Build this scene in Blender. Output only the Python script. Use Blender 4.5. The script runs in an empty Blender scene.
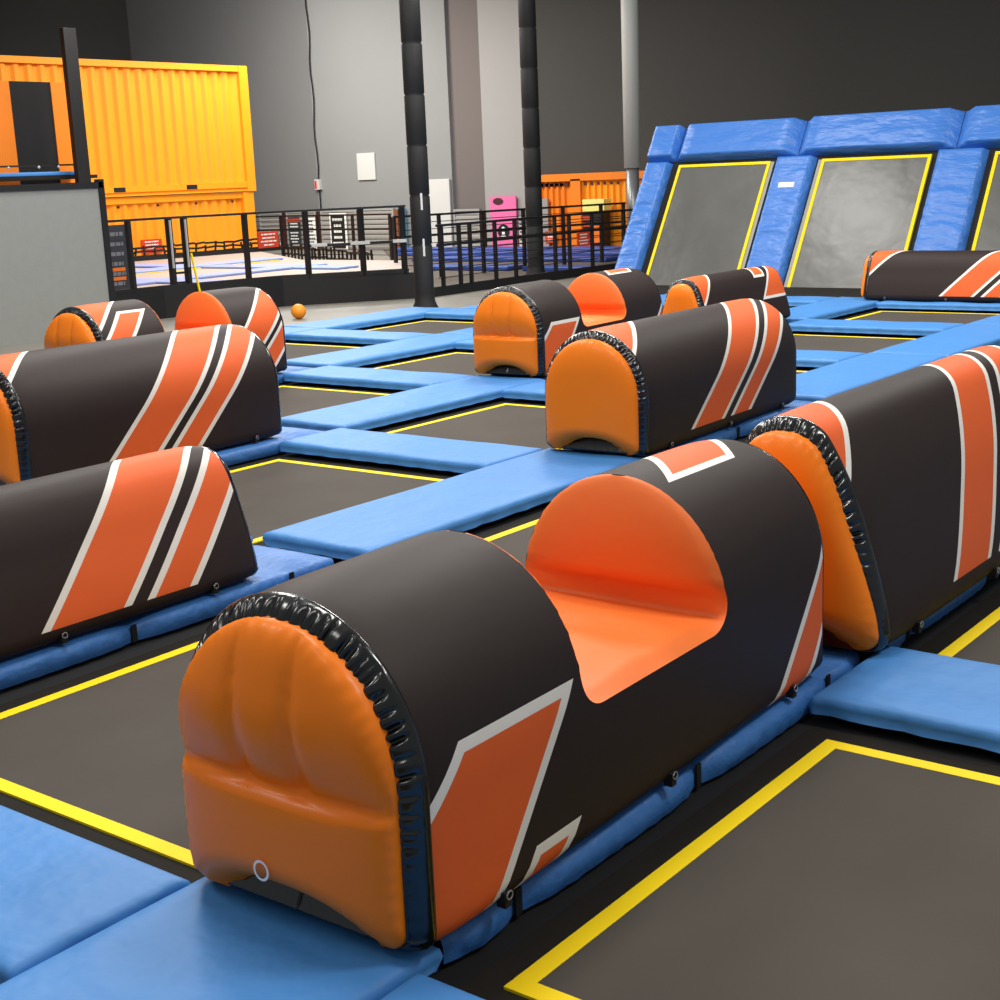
import bpy, math, random
from mathutils import Vector, Matrix
R = random.Random(7)
SC = bpy.context.scene
COL = SC.collection

# ------------------------------------------------------------------ camera
cam_d = bpy.data.cameras.new('camera')
cam = bpy.data.objects.new('camera', cam_d)
COL.objects.link(cam)
_r = Vector((0.7924929, 0.6085004, -0.0410160))
_u = Vector((-0.1060325, 0.2036973, 0.9732752))
_f = Vector((-0.6005932, 0.7669646, -0.2259495))
cam.matrix_world = Matrix(((_r.x, _u.x, -_f.x, 0), (_r.y, _u.y, -_f.y, 0), (_r.z, _u.z, -_f.z, 1.65), (0, 0, 0, 1)))
cam_d.sensor_width = 36
cam_d.lens = 1418.4 * 36 / 1000
cam_d.shift_y = 0.0045
cam_d.clip_end = 200
SC.camera = cam
# ------------------------------------------------------------------ world, lights, exposure
W = bpy.data.worlds.new('hall_ambient')
SC.world = W
W.use_nodes = True
W.node_tree.nodes['Background'].inputs[0].default_value = (0.93, 0.96, 1.0, 1)
W.node_tree.nodes['Background'].inputs[1].default_value = 0.27


def area(name, loc, sx, sy, e, col=(1, .97, .92), aim=None):
    l = bpy.data.lights.new(name, 'AREA')
    l.shape = 'RECTANGLE'
    l.size, l.size_y, l.energy, l.color = sx, sy, e, col
    o = bpy.data.objects.new(name, l)
    o.location = loc
    if aim:
        o.rotation_euler = (Vector(aim) - Vector(loc)).to_track_quat('-Z', 'Y').to_euler()
    COL.objects.link(o)


for (lx, ly, e) in [(-3.6, 2.8, 190), (-4.8, 9.0, 260), (-8.6, 6.0, 260), (-8.2, 12.5, 270), (-3.6, 14.5, 300),
                    (-12.5, 10.0, 250), (-10.9, 15.6, 220), (-2.0, -1.5, 60), (-7.5, 0.0, 130), (1.8, 5.0, 240)]:  # last three are fill lights added for end panels and right flanks
    area('hall_and_fill_light', (lx, ly, 6.6), 1.5, 1.5, e)  # the one nearest the leaning wall is added to put sheen on its bed
area('hall_and_fill_light', (-18.0, 16.5, 6.2), 3, 3, 520)
area('hall_and_fill_light', (-21.0, 21.5, 6.2), 4, 3, 600)
area('hall_and_fill_light', (-25.0, 22.5, 5.5), 3, 3, 420, aim=(-25.5, 27, 1.5))  # fill light added to brighten the grey back wall
SC.view_settings.view_transform = 'Standard'
SC.view_settings.look = 'None'
SC.view_settings.gamma = 1
SC.view_settings.use_curve_mapping = False
SC.view_settings.exposure = 0.1


# ------------------------------------------------------------------ materials
def srgb(c):
    return tuple(((v / 255) / 12.92 if v / 255 <= .04045 else ((v / 255 + .055) / 1.055) ** 2.4) for v in c) + (1,)


def mat(name, col, rough=.5, metal=0, coat=0, bump=0, bscale=8, cvar=0, cscale=3, stretch=None, emit=0, bdist=.01, sheen=0, spec=.5):
    m = bpy.data.materials.new(name)
    m.use_nodes = True
    nt = m.node_tree
    b = nt.nodes['Principled BSDF']
    c = srgb(col)
    b.inputs['Base Color'].default_value = c
    b.inputs['Roughness'].default_value = rough
    b.inputs['Metallic'].default_value = metal
    b.inputs['Coat Weight'].default_value = coat
    b.inputs['Coat Roughness'].default_value = .15
    b.inputs['Sheen Weight'].default_value = sheen
    b.inputs['Specular IOR Level'].default_value = spec
    tc = nt.nodes.new('ShaderNodeTexCoord')
    src = tc.outputs['Object']
    if stretch:
        mp = nt.nodes.new('ShaderNodeMapping')
        mp.inputs['Scale'].default_value = stretch
        nt.links.new(src, mp.inputs['Vector'])
        src = mp.outputs['Vector']
    if cvar:
        n = nt.nodes.new('ShaderNodeTexNoise')
        n.inputs['Scale'].default_value = cscale
        n.inputs['Detail'].default_value = 5
        nt.links.new(src, n.inputs['Vector'])
        mx = nt.nodes.new('ShaderNodeMix')
        mx.data_type = 'RGBA'
        mx.inputs[6].default_value = tuple(v * (1 - cvar) for v in c[:3]) + (1,)
        mx.inputs[7].default_value = tuple(min(1, v * (1 + cvar)) for v in c[:3]) + (1,)
        nt.links.new(n.outputs['Fac'], mx.inputs[0])
        nt.links.new(mx.outputs[2], b.inputs['Base Color'])
    if bump:
        n = nt.nodes.new('ShaderNodeTexNoise')
        n.inputs['Scale'].default_value = bscale
        n.inputs['Detail'].default_value = 3
        nt.links.new(src, n.inputs['Vector'])
        bp = nt.nodes.new('ShaderNodeBump')
        bp.inputs['Strength'].default_value = bump
        bp.inputs['Distance'].default_value = bdist
        nt.links.new(n.outputs['Fac'], bp.inputs['Height'])
        nt.links.new(bp.outputs['Normal'], b.inputs['Normal'])
    if emit:
        b.inputs['Emission Color'].default_value = c
        b.inputs['Emission Strength'].default_value = emit
    return m


M = {}
M['blue'] = mat('blue_vinyl_pad', (66, 129, 194), .52, bump=.9, bscale=6, cvar=.06, bdist=.016, spec=.35)
M['blue_dark'] = mat('blue_vinyl_roll', (56, 114, 184), .5, bump=1, bscale=14, bdist=.012)
M['blue_wall'] = mat('blue_vinyl_wall_pad', (58, 116, 196), .4, bump=1, bscale=3.2, bdist=.05, stretch=(.6, 1.6, 1.6))
M['bed'] = mat('trampoline_mesh', (77, 72, 66), .8, spec=.12, bump=.3, bscale=6, cvar=.22, cscale=1.6, bdist=.01)
M['wall_bed'] = mat('wall_trampoline_mesh', (86, 86, 82), .34, bump=.4, bscale=1.6, cvar=.5, cscale=.9, bdist=.05)  # strong colour noise paints cloudy reflections into the beds
M['spring'] = mat('spring_cover', (38, 35, 31), .85, spec=.1, bump=.5, bscale=20, cvar=.2)
M['lit_spring'] = mat('lit_spring_cover', (150, 148, 142), .6, cvar=.1)  # lit look of the spring cover put into a paler base colour
M['yellow'] = mat('yellow_tape', (246, 212, 0), .65, cvar=.06, spec=.3)
M['black'] = mat('black_steel', (16, 16, 17), .5)
M['base'] = mat('court_base_black', (10, 10, 11), .8)
M['floor'] = mat('grey_carpet', (126, 121, 112), .5, cvar=.12, cscale=2.2, bump=.1, bscale=60, stretch=(.35, 1.3, 1))
M['band'] = mat('black_gloss_vinyl', (9, 10, 9), .22, coat=.4, bump=.25, bscale=30, bdist=.004)
M['panel'] = mat('orange_vinyl', (244, 126, 26), .38, coat=.04, spec=.22, bump=.15, bscale=9, bdist=.006)
M['seat'] = mat('orange_seat_fabric', (236, 116, 42), .55, bump=.5, bscale=5, bdist=.01, stretch=(.5, 2, 1))
M['strap'] = mat('black_webbing', (14, 14, 15), .7)
M['metal'] = mat('bright_steel', (190, 190, 190), .3, metal=1)
M['container'] = mat('orange_container_paint', (250, 158, 24), .5, cvar=.04)
M['container_b'] = mat('orange_container_paint_deep', (236, 128, 20), .5, cvar=.06)
M['wall_grey'] = mat('grey_wall_paint', (132, 133, 132), .8, cvar=.05, cscale=.6)
M['wall_mid'] = mat('mid_grey_wall_paint', (112, 112, 112), .8, cvar=.05, cscale=.6)
M['wall_brown'] = mat('brown_grey_wall_paint', (104, 96, 93), .8, cvar=.05, cscale=.6)
M['wall_light'] = mat('light_grey_wall_paint', (150, 149, 146), .8, cvar=.04, cscale=.6)
M['wall_dark'] = mat('dark_wall_paint', (60, 60, 57), .8, cvar=.05, cscale=.6)
M['panel_grey'] = mat('grey_screen_panel', (136, 138, 134), .75, cvar=.07, cscale=9, bump=.2, bscale=50)
M['board'] = mat('white_board', (196, 196, 192), .6)
M['post'] = mat('black_post_padding', (15, 15, 16), .7, bump=.5, bscale=6)
M['white'] = mat('white_print', (238, 236, 230), .6)
M['shutter'] = mat('grey_shutter', (150, 147, 142), .55)
M['redbrown'] = mat('dark_red_paint', (62, 26, 22), .6)
M['brown'] = mat('brown_paint', (120, 70, 40), .6)
M['sky_blue'] = mat('light_blue_paint', (90, 160, 200), .5)
M['red_sign'] = mat('red_sign_print', (206, 62, 26), .5)
M['orange_print'] = mat('orange_print', (240, 120, 40), .5)
M['dark_sign'] = mat('charcoal_sign_print', (52, 54, 60), .5)
M['pink'] = mat('pink_door_paint', (222, 108, 160), .55)
M['deck'] = mat('pale_deck', (176, 160, 150), .5, cvar=.06)
M['pale_blue'] = mat('pale_blue_pad', (140, 158, 214), .5, cvar=.05)
M['ball'] = mat('orange_ball_foam', (250, 150, 30), .5)
M['pole'] = mat('grey_column_paint', (130, 132, 132), .35, metal=.5)
M['sleeve'] = mat('light_column_sleeve', (200, 202, 196), .5)
M['yellow_box'] = mat('pale_yellow_box', (238, 232, 130), .5)
M['navy'] = mat('navy_pad', (44, 74, 150), .5, bump=.4)
M['clutter'] = mat('dark_court_mesh', (88, 78, 68), .7, cvar=.25)
M['dim_print'] = mat('dim_print', (120, 122, 128), .6)
M['grey_tape'] = mat('pale_grey_tape', (190, 190, 188), .6)


def stripe_mat(name, polys, skirt, w=.028, bodycol=(43, 32, 29)):
    """polys: list of convex regions, each a list of (a, b, c) meaning a*y + b*s < c in the cover's cut-out plan."""
    m = mat(name, bodycol, .58, bump=.35, bscale=4, bdist=.012, sheen=.0, spec=.25, stretch=(1, .6, 1))
    nt = m.node_tree
    b = nt.nodes['Principled BSDF']
    uv = nt.nodes.new('ShaderNodeUVMap')
    uv.uv_map = 'cover'
    sp = nt.nodes.new('ShaderNodeSeparateXYZ')
    nt.links.new(uv.outputs[0], sp.inputs[0])
    Y, S = sp.outputs[0], sp.outputs[1]

    def ma(op, x, y=None, z=None):
        n = nt.nodes.new('ShaderNodeMath')
        n.operation = op
        for k, v in enumerate((x, y, z)):
            if v is None: continue
            if isinstance(v, (int, float)): n.inputs[k].default_value = v
            else: nt.links.new(v, n.inputs[k])
        return n.outputs[0]
    Dm = None
    for pl in polys:
        D = None
        for (a, bb, c) in pl:
            L = math.hypot(a, bb)
            d = ma('MULTIPLY_ADD', S, bb / L, -c / L)
            d = ma('MULTIPLY_ADD', Y, a / L, d)
            D = d if D is None else ma('MAXIMUM', D, d)
        Dm = D if Dm is None else ma('MINIMUM', Dm, D)
    below = ma('LESS_THAN', ma('ABSOLUTE', S), skirt)
    white = ma('MULTIPLY', ma('LESS_THAN', Dm, 0.0), below)
    orange = ma('MULTIPLY', ma('LESS_THAN', Dm, -w), below)
    m1 = nt.nodes.new('ShaderNodeMix'); m1.data_type = 'RGBA'
    m1.inputs[6].default_value = srgb(bodycol)
    m1.inputs[7].default_value = srgb((232, 228, 218))
    nt.links.new(white, m1.inputs[0])
    m2 = nt.nodes.new('ShaderNodeMix'); m2.data_type = 'RGBA'
    m2.inputs[7].default_value = srgb((226, 98, 44))
    nt.links.new(m1.outputs[2], m2.inputs[6])
    nt.links.new(orange, m2.inputs[0])
    nt.links.new(m2.outputs[2], b.inputs['Base Color'])
    return m


# ------------------------------------------------------------------ mesh helpers
class MB:
    def __init__(s):
        s.v, s.f = [], []

    def add(s, vs, fs, T=None):
        o = len(s.v)
        s.v += [tuple(T @ Vector(p)) if T else tuple(p) for p in vs]
        s.f += [tuple(o + i for i in f) for f in fs]
        return s

    def box(s, x0, x1, y0, y1, z0, z1, T=None):
        vs = [(x, y, z) for z in (z0, z1) for y in (y0, y1) for x in (x0, x1)]
        return s.add(vs, [(0, 2, 3, 1), (4, 5, 7, 6), (0, 1, 5, 4), (1, 3, 7, 5), (3, 2, 6, 7), (2, 0, 4, 6)], T)

    def bar(s, a, b, w, h=None, n=0):
        """bar from a to b; n = 0 square section, else n-sided round"""
        a, b = Vector(a), Vector(b)
        d = (b - a).normalized()
        up = Vector((0, 0, 1)) if abs(d.z) < .9 else Vector((0, 1, 0))
        x = d.cross(up).normalized(); z = x.cross(d)
        h = h or w
        k = n or 4
        vs = []
        for p in (a, b):
            for i in range(k):
                if n: an = 2 * math.pi * i / k; q = x * math.cos(an) * w / 2 + z * math.sin(an) * w / 2
                else:
                    sx, sz = ((-1, -1), (1, -1), (1, 1), (-1, 1))[i]
                    q = x * sx * w / 2 + z * sz * h / 2
                vs.append(p + q)
        fs = [(i, (i + 1) % k, k + (i + 1) % k, k + i) for i in range(k)]
        fs += [tuple(range(k))[::-1], tuple(range(k, 2 * k))]
        return s.add(vs, fs)

    def prism(s, pts, z0, z1):
        n = len(pts)
        vs = [(x, y, z0) for x, y in pts] + [(x, y, z1) for x, y in pts]
        fs = [(i, (i + 1) % n, n + (i + 1) % n, n + i) for i in range(n)] + [tuple(range(n))[::-1], tuple(range(n, 2 * n))]
        return s.add(vs, fs)

    def lathe(s, prof, loc=(0, 0, 0), n=24):
        o = len(s.v)
        for r, z in prof:
            for i in range(n):
                a = 2 * math.pi * i / n
                s.v.append((loc[0] + r * math.cos(a), loc[1] + r * math.sin(a), loc[2] + z))
        for k in range(len(prof) - 1):
            for i in range(n):
                s.f.append((o + k * n + i, o + k * n + (i + 1) % n, o + (k + 1) * n + (i + 1) % n, o + (k + 1) * n + i))
        s.f.append(tuple(range(o, o + n))[::-1])
        s.f.append(tuple(range(o + (len(prof) - 1) * n, o + len(prof) * n)))
        return s

    def build(s, name, m, parent=None, smooth=False, bevel=0, seg=2):
        me = bpy.data.meshes.new(name)
        me.from_pydata(s.v, [], s.f)
        me.materials.append(m)
        if smooth:
            for p in me.polygons: p.use_smooth = True
        o = bpy.data.objects.new(name, me)
        COL.objects.link(o)
        if parent: o.parent = parent
        if bevel:
            md = o.modifiers.new('b', 'BEVEL'); md.width = bevel; md.segments = seg; md.limit_method = 'ANGLE'
            for p in me.polygons: p.use_smooth = True
            md2 = o.modifiers.new('w', 'WEIGHTED_NORMAL'); md2.keep_sharp = False
        return o


def tag(o, label=None, cat=None, group=None, kind=None):
    for k, v in (('label', label), ('category', cat), ('group', group), ('kind', kind)):
        if v: o[k] = v
    return o


def empty(name, loc, rz=0):
    o = bpy.data.objects.new(name, None)
    o.empty_display_size = .1
    o.location = loc
    o.rotation_euler = (0, 0, rz)
    COL.objects.link(o)
    return o


def grid_mesh(name, rows, m, parent, closed=False, uv=None, smooth=True, flip=False):
    """rows: list of equal-length point rows; uv the same shape"""
    nr, nc = len(rows), len(rows[0])
    vs = [p for r in rows for p in r]
    fs = []
    for i in range(nr - 1):
        for j in range(nc if closed else nc - 1):
            j2 = (j + 1) % nc
            q = (i * nc + j, i * nc + j2, (i + 1) * nc + j2, (i + 1) * nc + j)
            fs.append(q[::-1] if flip else q)
    return vs, fs


# ------------------------------------------------------------------ inflatable obstacles
def half_profile(kind, H=None):
    zb = .09
    if kind == 'dome':
        hw = .372
        z0 = H - .375
        pts = [(hw * math.sin(math.pi / 2 * k / 24), z0 + (H - z0) * math.cos(math.pi / 2 * k / 24)) for k in range(25)]
        pts += [(hw, z0 + (zb + .06 - z0) * k / 7) for k in range(1, 8)]
    else:
        if kind == 'tall':
            ctl = [(0, .85), (.065, .84), (.125, .805), (.17, .74), (.215, .655), (.255, .56), (.29, .45), (.322, .34), (.346, .24), (.358, .16)]
        else:
            ctl = [(0, .63), (.06, .622), (.115, .595), (.155, .55), (.19, .48), (.22, .39), (.25, .3), (.275, .21), (.29, .14)]
        pts = []
        c = [(-ctl[1][0], ctl[1][1])] + ctl + [(2 * ctl[-1][0] - ctl[-2][0], 2 * ctl[-1][1] - ctl[-2][1])]
        for i in range(1, len(c) - 2):
            for k in range(5):
                t = k / 5
                f = lambda a: .5 * (2 * c[i][a] + (c[i + 1][a] - c[i - 1][a]) * t + (2 * c[i - 1][a] - 5 * c[i][a] + 4 * c[i + 1][a] - c[i + 2][a]) * t * t + (3 * c[i][a] - c[i - 1][a] - 3 * c[i + 1][a] + c[i + 2][a]) * t ** 3)
                pts.append((f(0), f(1)))
        pts.append(ctl[-1])
    x0, z0 = pts[-1]
    bx = x0 - .05
    for k in range(1, 6):
        a = math.pi / 2 * k / 5
        pts.append((bx + (x0 - bx) * math.cos(a), zb + (z0 - zb) * (1 - math.sin(a))))
    for t in (.5, 0): pts.append((bx * t, zb))
    return pts


class Prof:
    def __init__(s, kind, H=None):
        s.p = half_profile(kind, H)
        s.s = [0]
        for a, b in zip(s.p, s.p[1:]): s.s.append(s.s[-1] + math.dist(a, b))
        s.L = s.s[-1]
        s.H = s.p[0][1]
        s.hwmax = max(x for x, z in s.p)
        # arclength where the skirt begins (z = .15)
        s.skirt = s.s_at_z(.15)

    def at(s, q):
        q = max(0, min(s.L, q))
        for k in range(len(s.p) - 1):
            if q <= s.s[k + 1] or k == len(s.p) - 2:
                t = (q - s.s[k]) / max(1e-9, s.s[k + 1] - s.s[k])
                a, b = s.p[k], s.p[k + 1]
                return a[0] + (b[0] - a[0]) * t, a[1] + (b[1] - a[1]) * t

    def s_at_z(s, z):
        for k in range(len(s.p) - 1):
            if s.p[k + 1][1] <= z: 
                t = (s.p[k][1] - z) / max(1e-9, s.p[k][1] - s.p[k + 1][1])
                return s.s[k] + t * (s.s[k + 1] - s.s[k])
        return s.L

    def hw(s, z):
        return s.at(s.s_at_z(z))[0]

    def ring(s, n):
        """n+1 points from the underside centre up the +x side, over, down the -x side (closed), with signed s (+ on +x side)"""
        out = []
        for k in range(n + 1):
            q = s.L * (1 - 2 * k / n)
            x, z = s.at(abs(q))
            out.append((x if q >= 0 else -x, z, q))
        return out


def inset(x, z, d, P):
    """move a ring point inwards by d"""
    zc = .40 if z > .40 else z
    vx, vz = x, z - zc
    if z <= .40:
        nx, nz = (1 if x > 0 else -1 if x < 0 else 0), 0
        if z < .13: nz = -(.13 - z) / .04 * .7
    else:
        L = math.hypot(vx, vz) or 1
        nx, nz = vx / L, vz / L
    L = math.hypot(nx, nz) or 1
    k = min(1, abs(x) / .05) if z < .2 else 1
    return x - nx / L * d * k, z - nz / L * d


def make_obstacle(kind, H, length, cover, seat=None, quilt=False, mark=False, off=0, kx=1, taper=0, lf=1):
    """local frame: y runs along the obstacle from the near end (0) to the far end"""
    P = Prof(kind, H)
    root = empty('inflatable_obstacle', (0, 0, 0))
    N = 96
    ring = P.ring(N)
    vs, fs, uvs = [], [], []

    def puff(y):   # covers pull in slightly towards each end
        e = min(y, length - y)
        return .012 * math.exp(-max(e, 0) / .05)

    def strip(ys, smin_of, smax_of, n):
        base = len(vs)
        for y in ys:
            a, b = smin_of(y), smax_of(y)
            for k in range(n + 1):
                q = a + (b - a) * k / n
                x, z = P.at(abs(q))
                x = x if q >= 0 else -x
                d = puff(y)
                x, z = inset(x, z, d, P)
                vs.append((x, y, z)); uvs.append((y + off, q))
        for i in range(len(ys) - 1):
            for k in range(n):
                a = base + i * (n + 1) + k
                fs.append((a, a + 1, a + n + 2, a + n + 1))
    def lin(a, b, n): return [a + (b - a) * k / n for k in range(n + 1)]
    L = P.L
    if seat is None:
        strip([0, .015, .03, .05] + lin(.08, length - .08, 16) + [length - .05, length - .03, length - .015, length], lambda y: -L, lambda y: L, N)
    else:
        ya, yb, zf = seat
        r = .085
        path = []      # (y, z) down the near wall, along the floor, up the far wall
        for k in range(19): path.append((ya, zf + r + (P.H - .001 - zf - r) * math.cos(math.pi / 2 * k / 18)))
        for k in range(1, 9):
            a = math.pi / 2 * k / 8
            path.append((ya + r * (1 - math.cos(a)), zf + r * (1 - math.sin(a))))
        for k in range(1, 11): path.append((ya + r + (yb - ya - 2 * r) * k / 11, zf))
        for k in range(0, 9):
            a = math.pi / 2 * k / 8
            path.append((yb - r * (1 - math.sin(a)), zf + r * (1 - math.cos(a))))
        for k in range(1, 19): path.append((yb, zf + r + (P.H - .001 - zf - r) * math.sin(math.pi / 2 * k / 18)))
        strip([0, .015, .03, .05] + lin(.08, ya, 8), lambda y: -L, lambda y: L, N)
        strip(lin(yb, length - .08, 8) + [length - .05, length - .03, length - .015, length], lambda y: -L, lambda y: L, N)
        mid = path[18:-18]
        lim = {}
        for y, z in mid: lim[round(y, 6)] = P.s_at_z(z)
        ysm = [y for y, z in mid]
        strip(ysm, lambda y: lim[round(y, 6)], lambda y: L, 30)
        strip(ysm, lambda y: -L, lambda y: -lim[round(y, 6)], 30)
        # seat lining
        rows = []
        nx = 40
        npth = len(path)
        for i, (y, z) in enumerate(path):
            hw = P.hw(z)
            row = []
            wall_n = 1 if i < 19 else 0
            wall_f = 1 if i > npth - 19 else 0
            for k in range(nx + 1):
                u = -1 + 2 * k / nx
                x = u * hw
                zl = z
                e = max(0, 1 - u * u) ** .5
                vz = (P.H - z) / (P.H - zf)
                if wall_n or wall_f:
                    b = .055 * e * math.sin(math.pi * min(1, vz * .96 + .02)) ** .7
                    # small puckers beside the seam
                    b += .0022 * math.sin(math.atan2(z - .45, x) * 52 + 1.7 * math.sin(x * 23)) * max(0, 1 - e) * min(1, vz * 6) * 1.5
                    yy = y + (b if wall_n else -b); zz = z
                else:
                    t = (y - ya) / (yb - ya)
                    yy = y
                    # inside the seat the wall meets the floor in a sharp crease
                    iw = min(1, (1 - abs(u)) / .16); iw = iw * iw * (3 - 2 * iw)
                    if y < ya + r or y > yb - r:
                        near = y < ya + r
                        h = (z - zf) / r
                        fr = (math.acos(max(-1, min(1, 1 - (y - ya) / r))) if near else math.acos(max(-1, min(1, 1 - (yb - y) / r)))) / (math.pi / 2)
                        if fr < .5: sy, sz = 0, zf + .02 + (r - .02) * (1 - fr * 2)
                        else: sy, sz = r * (fr * 2 - 1), zf + .02
                        sy = ya + sy if near else yb - sy
                        yy = y + (sy - y) * iw; zl = z + (sz - z) * iw
                    s_ = math.sin(math.pi * t)
                    iwf = iw if ya + r <= y <= yb - r else 0
                    zz = zl + .022 * s_ * e + .02 * iwf
                    zz += .008 * math.sin(t * 17 + 2.2 * u) * s_ * e
                    zz += -.018 * math.exp(-((t - .62 - .12 * u) / .035) ** 2) * math.exp(-((u + .1) / .5) ** 2)
                    zz += -.014 * math.exp(-((t - .3) / .04) ** 2) * math.exp(-((u - .35) / .22) ** 2)
                row.append((x, yy, zz))
            rows.append(row)
        v2, f2 = grid_mesh('seat', rows, None, None)
        mb = MB(); mb.v, mb.f = v2, f2
        mb.build('seat', M['seat'], root, smooth=True)
    me = bpy.data.meshes.new('cover')
    me.from_pydata(vs, [], fs)
    me.materials.append(cover)
    lay = me.uv_layers.new(name='cover')
    for lp in me.loops: lay.data[lp.index].uv = uvs[lp.vertex_index]
    for p in me.polygons: p.use_smooth = True
    ob = bpy.data.objects.new('cover', me)
    COL.objects.link(ob); ob.parent = root

    # ends: glossy black band with puckers, then the orange end panel
    n = 720
    big = P.ring(n)
    for end in (0, 1):
        def yy(d): return -d if end == 0 else length + d
        rnd = random.Random(3 + end)
        ph = [rnd.uniform(0, 6.28) for _ in range(4)]
        pleats = []
        qq = -P.L
        while qq < P.L:
            pleats.append((qq, rnd.uniform(.005, .010), rnd.uniform(.35, 1.0), rnd.uniform(.3, 1.0)))
            qq += rnd.uniform(.018, .048)
        rows = []
        # (inset, outward y, pucker weight)
        if end == 0:
            sec = [(.013, -.004, 0), (.005, .004, .0), (.004, .010, .0), (.006, .017, .1), (.010, .025, .35), (.015, .033, .7), (.022, .041, .9), (.029, .047, 1), (.037, .052, 1), (.044, .055, .8), (.050, .054, .4)]
        else:
            sec = [(.013, -.004, 0), (.012, .008, .0), (.018, .020, .05), (.026, .030, .35), (.034, .036, .8), (.040, .040, 1), (.044, .042, 1), (.046, .043, .8), (.048, .042, .5)]
        for (d, o, pk) in sec:
            row = []
            for k in range(n):
                x, z, q = big[k]
                a = q
                pl = 0
                for (q0, wd, am, ln) in pleats:
                    if abs(a - q0) < 3 * wd:
                        reach = max(0, min(1, (pk - (1 - ln) * .8) / .25)) if pk < 1 else 1
                        pl -= am * math.exp(-((a - q0) / wd) ** 2) * reach
                top = max(0, min(1, (z - .32) / .16))
                w = pk * .014 * (top * .9 + .1)
                # slimmer band on the far flank of the panel
                dd = d * (1 if z > .13 else .8) * (1 - (1 - lf) * max(0, min(1, (.55 - z) / .35)))
                X, Z = inset(x, z, dd - w * pl * .5, P)
                row.append((X, yy(o + w * pl), Z))
            rows.append(row)
        v2, f2 = grid_mesh('end_band', rows, None, None, closed=True, flip=(end == 1))
        mb = MB(); mb.v, mb.f = v2, f2
        # close the underside behind the scooped panel
        o = len(mb.v)
        last = rows[-1]
        mb.v += last
        mb.v.append((0, yy(-.06), .35))
        for k in range(n):
            mb.f.append((o + k, o + (k + 1) % n, o + n))
        mb.build('end_band', M['band'], root, smooth=True)
        # panel
        ins = .046
        base_y = .046 if end == 0 else .034
        zt = P.H - ins
        zb_ = .095
        nu, nv = 64, 72
        rows = []
        for j in range(nv + 1):
            v = j / nv
            v = 1 - (1 - v) ** 1.35
            z0 = zb_ + (zt - zb_) * v
            # half width of the inset outline at this height
            zz_out = z0 + ins * max(0, (z0 - .40) / (P.H - ins - .40)) if z0 > .4 else z0
            hw = max(0, P.hw(min(P.H, zz_out)))
            if z0 > .4:
                ang = math.atan2(zz_out - .4, hw)
                hw = max(0, hw - ins * math.cos(ang) * (1 - (1 - lf) * max(0, min(1, (.55 - z0) / .35))))
            else:
                hw = hw - ins * (1 - (1 - lf) * max(0, min(1, (.55 - z0) / .35)))
            rc = .05
            if z0 < zb_ + rc: hw -= rc - math.sqrt(max(0, rc * rc - (zb_ + rc - z0) ** 2))
            row = []
            for k in range(nu + 1):
                u = math.sin((-1 + 2 * k / nu) * math.pi / 2)
                x = u * hw
                z = z0 + (.085 * math.cos(min(1, abs(u)) ** 1.3 * math.pi / 2) ** 1.2) * (1 - v) ** 3
                eu = (1 - u * u) ** .5
                ev = min(1, (1 - v) / .3, 1)
                ev = math.sqrt(max(0, 1 - (1 - ev) ** 2))
                eb = min(1, v / .16); eb = math.sqrt(max(0, 1 - (1 - eb) ** 2))
                e = eu ** .6 * ev ** .9 * eb
                b = (.078 if end == 0 else .03) * e
                if quilt:
                    zs = .40
                    up = max(0, min(1, (z - zs) / .02))       # 0 below the cross seam, 1 above
                    lob = sum(math.exp(-abs(x - xs) / .020) for xs in (-.085, .09))
                    far_ = max(0, z - zs)
                    b -= up * (.024 * min(1.2, lob) * min(1, far_ / .04) * (1 - .4 * min(1, far_ / .3)) + .046 * math.exp(-far_ / .05) * (1 + .25 * lob)) * e
                    b += up * .014 * e * math.exp(-((z - .56) / .09) ** 2)
                    b += (1 - up) * (.008 - .014 * math.exp(-(zs + .02 - z) / .015)) * e
                    b = max(b, -.004)
                edge = 1 - e
                b += .0035 * math.sin(math.atan2(z - .38, x) * 60 + 2 * math.sin(x * 31)) * max(0, edge - .35) * 1.6
                row.append((x, yy(base_y + b), z))
            rows.append(row)
        v2, f2 = grid_mesh('end_panel', rows, None, None, flip=(end == 1))
        mb = MB(); mb.v, mb.f = v2, f2
        pn = mb.build('end_panel', M['panel'], root, smooth=True)
        if mark and end == 0:
            mk = MB()
            nseg = 28
            for ring_r in (.024, .018):
                for k in range(nseg):
                    a = 2 * math.pi * k / nseg
                    mk.v.append((-.012 + ring_r * math.cos(a), -.138, .238 + ring_r * math.sin(a)))
            for k in range(nseg):
                mk.f.append((k, (k + 1) % nseg, nseg + (k + 1) % nseg, nseg + k))
            mk.build('printed_mark', M['white'], pn)
    # anchor straps with rings on both flanks
    hb = P.hw(.15)
    for sx in (1, -1):
        for t in (.12, .5, .88):
            y = length * t
            st = MB().box(sx * (hb - .02), sx * (hb + .006), y - .012, y + .012, .092, .128).build('anchor_tab', M['strap'], root)
            mb = MB()
            for k in range(10):
                a0, a1 = 2 * math.pi * k / 10, 2 * math.pi * (k + 1) / 10
                c = (sx * (hb + .010), y, .122)
                mb.bar((c[0], c[1] + .011 * math.cos(a0), c[2] + .010 * math.sin(a0)), (c[0], c[1] + .011 * math.cos(a1), c[2] + .010 * math.sin(a1)), .004, n=5)
            mb.build('ring', M['metal'], st, smooth=True)
    if kx != 1 or taper:
        done = set()
        for c1 in children(root):
            for c2 in [c1] + children(c1):
                if c2.data.name in done: continue
                done.add(c2.data.name)
                for v in c2.data.vertices:
                    v.co.x *= kx * (1 - taper * max(0, min(1, v.co.y / length)))
    return root


def children(o):
    return [c for c in COL.objects if c.parent == o]


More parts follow.
